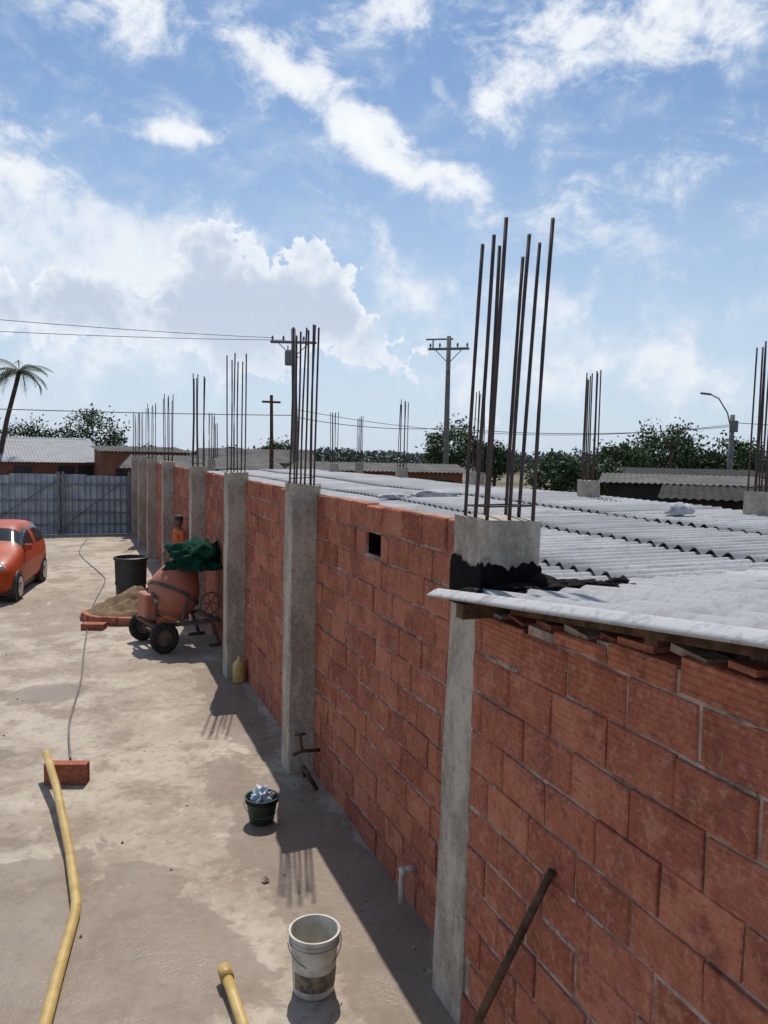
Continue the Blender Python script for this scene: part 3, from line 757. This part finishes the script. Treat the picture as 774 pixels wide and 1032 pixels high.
# ---------------------------------------------------------------- worker
def worker(loc,rz):
    e=empty('construction_worker',loc,R(rz))
    def skin(name,verts,edges,rad,m,root=0,sub=2):
        me=bpy.data.meshes.new(name); me.from_pydata(verts,edges,[]); me.materials.append(m)
        o=bpy.data.objects.new(name,me); scene.collection.objects.link(o); o.parent=e
        o.modifiers.new('k','SKIN')
        for i,r in enumerate(rad):
            sv=me.skin_vertices[0].data[i]; sv.radius=r if isinstance(r,tuple) else (r,r); sv.use_root=(i==root)
        o.modifiers[0].use_smooth_shade=True
        s=o.modifiers.new('s','SUBSURF'); s.levels=sub;s.render_levels=sub
        return o
    m,t=mat('work_clothes_and_skin')
    sep=t.new('ShaderNodeSeparateXYZ'); t.l.new(t.obj,sep.inputs[0]); z=sep.outputs[2]
    n,_=t.noise(t.obj,9,5,.6)
    c=t.mix(t.mr(z,.92,.94),(.035,.05,.09),(.55,.12,.03))
    c=t.mix(t.mr(z,1.475,1.485),c,(.20,.10,.06))
    c=t.mix(t.mr(z,.09,.08),c,(.03,.02,.015))
    c=t.mix(t.math('MULTIPLY',t.mr(n,.5,.7),.35),c,(.3,.25,.2))
    t.l.new(c,t.b.inputs['Base Color']); t.b.inputs['Roughness'].default_value=.85
    ms=simple('skin_tone',(.22,.11,.065),(.17,.08,.05),.55,9,0,0)
    v=[(0,0,.95),(0,0,1.10),(0,-.01,1.28),(0,0,1.42),(0,-.01,1.50),(0,-.02,1.56),
       (.10,0,.90),(.13,-.02,.50),(.14,.02,.09),(.14,-.10,.05),(-.10,0,.90),(-.12,-.03,.50),(-.13,.0,.09),(-.13,-.12,.05),
       (.19,0,1.40),(.24,-.02,1.14),(.20,-.22,1.02),(-.19,0,1.40),(-.24,-.02,1.14),(-.20,-.22,1.02)]
    ed=[(0,1),(1,2),(2,3),(3,4),(4,5),(0,6),(6,7),(7,8),(8,9),(0,10),(10,11),(11,12),(12,13),(3,14),(14,15),(15,16),(3,17),(17,18),(18,19)]
    rd=[(.16,.11),(.14,.10),(.17,.115),(.14,.09),.055,.055,.10,.07,.05,.045,.10,.07,.05,.045,.065,.05,.036,.065,.05,.036]
    skin('body',v,ed,rd,m)
    bm=bmesh.new(); bmesh.ops.create_uvsphere(bm,u_segments=20,v_segments=16,radius=1)
    for q in bm.verts:
        x,y,zz=q.co; w=.076*(1-.18*max(0,-zz)); q.co=Vector((x*w,y*.096,zz*.118))
        if y<-.85 and abs(x)<.3 and -.35<zz<.1: q.co.y-=.018
    me=bpy.data.meshes.new('head'); bm.to_mesh(me); bm.free(); me.materials.append(ms); 
    me.polygons.foreach_set('use_smooth',[True]*len(me.polygons))
    h=bpy.data.objects.new('head',me); scene.collection.objects.link(h); h.parent=e; h.location=(0,-.02,1.63)
    b=MB()
    for sx in(-1,1):
        b.rev([(.001,.006),(.008,.004),(.010,0)],10,0,Matrix.Translation((sx*.03,-.111,1.635))@Euler((R(90),0,0)).to_matrix().to_4x4())
        b.rev([(.001,.012),(.022,.008),(.028,0)],10,1,Matrix.Translation((sx*.076,-.01,1.625))@Euler((0,R(90*sx),0)).to_matrix().to_4x4())
    b.box(-.022,.022,-.108,-.100,1.575,1.582,0)
    b.obj('face_details',[M_dark,ms],e)
    b=MB(); b.rev([(.105,0),(.102,.004),(.090,.01),(.088,.05),(.070,.085),(.03,.10),(.001,.105)],20,0,Matrix.Translation((0,-.015,1.665)))
    b.obj('cap',[simple('dark_cap',(.05,.04,.04),None,.7,bst=0)],e,smooth=True)
    for sx in(-1,1):
        hx=Vector((sx*.195,-.26,.995))
        skin('palm',[hx+Vector((0,.04,.03)),hx,hx+Vector((0,-.05,-.05))],[(0,1),(1,2)],[.026,.033,.028],ms)
        for f in range(4):
            bx=hx+Vector(((f-1.5)*.02,-.05,-.05)); ln=[.062,.075,.07,.055][f]
            skin('finger',[bx,bx+Vector((0,-ln*.5,-ln*.5)),bx+Vector((0,-ln*.55,-ln*1.1))],[(0,1),(1,2)],[.010,.009,.007],ms,0,1)
        bx=hx+Vector((-sx*.025,-.0,-.0)); skin('thumb',[bx,bx+Vector((-sx*.03,-.03,-.02)),bx+Vector((-sx*.035,-.06,-.04))],[(0,1),(1,2)],[.012,.011,.009],ms,0,1)
worker((1.95,16.35,.016),-75)

# ---------------------------------------------------------------- sun + sky
sd=Vector((.15,.53,1)).normalized()
l=bpy.data.lights.new('sun','SUN'); l.energy=3.8; l.angle=R(.53); l.color=(1,.94,.86)
so=bpy.data.objects.new('sun',l); scene.collection.objects.link(so); so.rotation_euler=sd.to_track_quat('Z','Y').to_euler()
W=bpy.data.worlds.new('World'); scene.world=W; W.use_nodes=True
t=NT(W.node_tree); bg=W.node_tree.nodes['Background']; bg.inputs['Strength'].default_value=.115
sky=t.new('ShaderNodeTexSky',sky_type='NISHITA'); sky.sun_disc=False; sky.sun_elevation=R(61); sky.sun_rotation=R(15.8)
sky.air_density=1.0; sky.dust_density=.7; sky.ozone_density=1.6
gen=t.new('ShaderNodeTexCoord').outputs['Generated']
sp=t.new('ShaderNodeSeparateXYZ'); t.l.new(gen,sp.inputs[0])
az=t.math('MULTIPLY',t.math('ARCTAN2',sp.outputs[0],sp.outputs[1]),57.2958)
el=t.math('MULTIPLY',t.math('ARCSINE',sp.outputs[2]),57.2958)
cb=t.new('ShaderNodeCombineXYZ'); t.l.new(az,cb.inputs[0]); t.l.new(el,cb.inputs[1])
pos=cb.outputs[0]
_,wc=t.noise(gen,8,3,.6)
a=t.new('ShaderNodeVectorMath',operation='SUBTRACT'); t.l.new(wc,a.inputs[0]); a.inputs[1].default_value=(.5,.5,.5)
m=t.new('ShaderNodeVectorMath',operation='MULTIPLY_ADD'); t.l.new(a.outputs[0],m.inputs[0]); m.inputs[1].default_value=(6,5,0); t.l.new(pos,m.inputs[2])
wp=m.outputs[0]
def blobs(lst,v):
    acc=None
    for (a0,e0,w_,h_,rot,s) in lst:
        q=t.mapping(v,(a0,e0,0),(0,0,R(rot)),(w_,h_,1),'TEXTURE')
        n=t.new('ShaderNodeVectorMath',operation='LENGTH'); t.l.new(q,n.inputs[0])
        r=t.mr(n.outputs['Value'],0.1,1.35,s,0)
        acc=r if acc is None else t.math('ADD',acc,r)
    return acc
wisp=blobs([(3.4,26.8,4.5,2.4,0,1.0),(13.5,24.9,5.5,2.7,-20,1.05),(19.5,21.2,5,2.7,-35,1.05),(25.0,19.2,4.4,1.9,-10,.95),(6.1,20.4,5.5,1.4,0,.9),(38.5,27,12,3.0,10,1.0),(29.0,22.8,3.0,1.8,-30,.8),(23,28,9,2.0,0,.7),
   (-3,17.5,6,3.0,-30,.8),(38.8,17.5,14,5,18,.42),(110,35,60,14,0,.6),(-80,30,60,14,20,.7)],wp)
tower=blobs([(9.0,11.4,3.6,3.9,0,1.05),(16.2,11.0,4.2,3.6,0,1.0),(12.6,8.2,8,3.8,0,.85),(1.0,8.5,7,3.2,0,.8),(-4,10,5,3,0,.6),(24,7,6,3,0,.5)],wp)
bank=blobs([(-2,12.8,11,5.0,-20,.9),(7,13.8,8,3.0,-15,.65),(.3,7.0,14,6,0,.6),(27,9.5,10,6,0,.6),(36,5.5,14,4,0,.5),(-32,9,18,7,0,.8),(90,8,40,7,0,.7),(180,10,60,7,0,.7)],wp)
n1,_=t.noise(t.mapping(pos,(3,5,0),(0,0,R(28)),(.20,.32,1)),1.0,7,.66,.35)
n2,_=t.noise(gen,13,7,.62,.2)
bn,_=t.noise(gen,34,3,.5)
bil=t.math('ABSOLUTE',t.math('SUBTRACT',bn,.5))
n2c=t.math('SUBTRACT',n2,.5)
nn=t.math('ADD',t.math('MULTIPLY',t.math('SUBTRACT',n1,.5),2.6),t.math('MULTIPLY',n2c,1.2))
cw=t.math('SUBTRACT',t.math('ADD',wisp,nn),t.math('MULTIPLY',bil,.8))
mw=t.mr(cw,.16,1.0)
ct=t.math('ADD',t.math('ADD',tower,t.math('MULTIPLY',n2c,2.0)),t.math('MULTIPLY',bil,-1.8))
mt=t.mr(ct,.28,.42)
cbk=t.math('ADD',bank,t.math('MULTIPLY',n2c,3.2))
mb_=t.mr(cbk,.10,.95)
mask=t.math('MAXIMUM',t.math('MAXIMUM',t.math('MULTIPLY',mw,.93),t.math('MULTIPLY',mt,.86)),t.math('MULTIPLY',mb_,.80))
sh=t.mr(t.math('SUBTRACT',t.math('SUBTRACT',1.25,ct),t.math('MULTIPLY',bil,3.2)),.0,.9)
tcol=t.mix(sh,(4.9,5.6,6.7),(8.2,8.5,8.75))
tcol=t.mix(t.mr(el,3,10,.7,0),tcol,(5.9,6.7,7.6))
bs=t.mr(t.math('ADD',cbk,t.math('MULTIPLY',n2c,1.5)),.4,1.5)
bcol=t.mix(bs,(6.3,7.0,7.8),(7.9,8.2,8.5))
ccol=t.mix(mt,bcol,tcol)
wcol=t.mix(t.mr(cw,.6,1.5),(7.4,7.8,8.3),(8.6,8.8,8.95))
ccol=t.mix(t.math('MULTIPLY',mw,t.mr(el,14,18)),ccol,wcol)
tint=t.new('ShaderNodeMix',data_type='RGBA',blend_type='MULTIPLY'); tint.inputs[0].default_value=1; t.l.new(sky.outputs[0],tint.inputs[6]); tint.inputs[7].default_value=(.70,.83,.92,1)
skyb=t.mix(t.math('MULTIPLY',t.mr(n1,.42,.72),.32),tint.outputs[2],(6.6,7.2,8.0))
haze=t.mr(el,-4,28,1,0)
skyc=t.mix(t.math('MULTIPLY',haze,.88),skyb,(5.4,6.3,7.5))
fin=t.mix(mask,skyc,ccol)
t.l.new(fin,bg.inputs['Color'])

# ---------------------------------------------------------------- camera
cd=bpy.data.cameras.new('camera'); cd.sensor_fit='VERTICAL'; cd.sensor_height=24; cd.lens=18.605; cd.clip_end=6000; cd.clip_start=.05
co=bpy.data.objects.new('camera',cd); scene.collection.objects.link(co)
co.matrix_world=Matrix.Translation((0,0,3.1))@Matrix.Rotation(R(-21.3),4,'Z')@Matrix.Rotation(R(90-4.22),4,'X')@Matrix.Rotation(R(1.2),4,'Z')
scene.camera=co
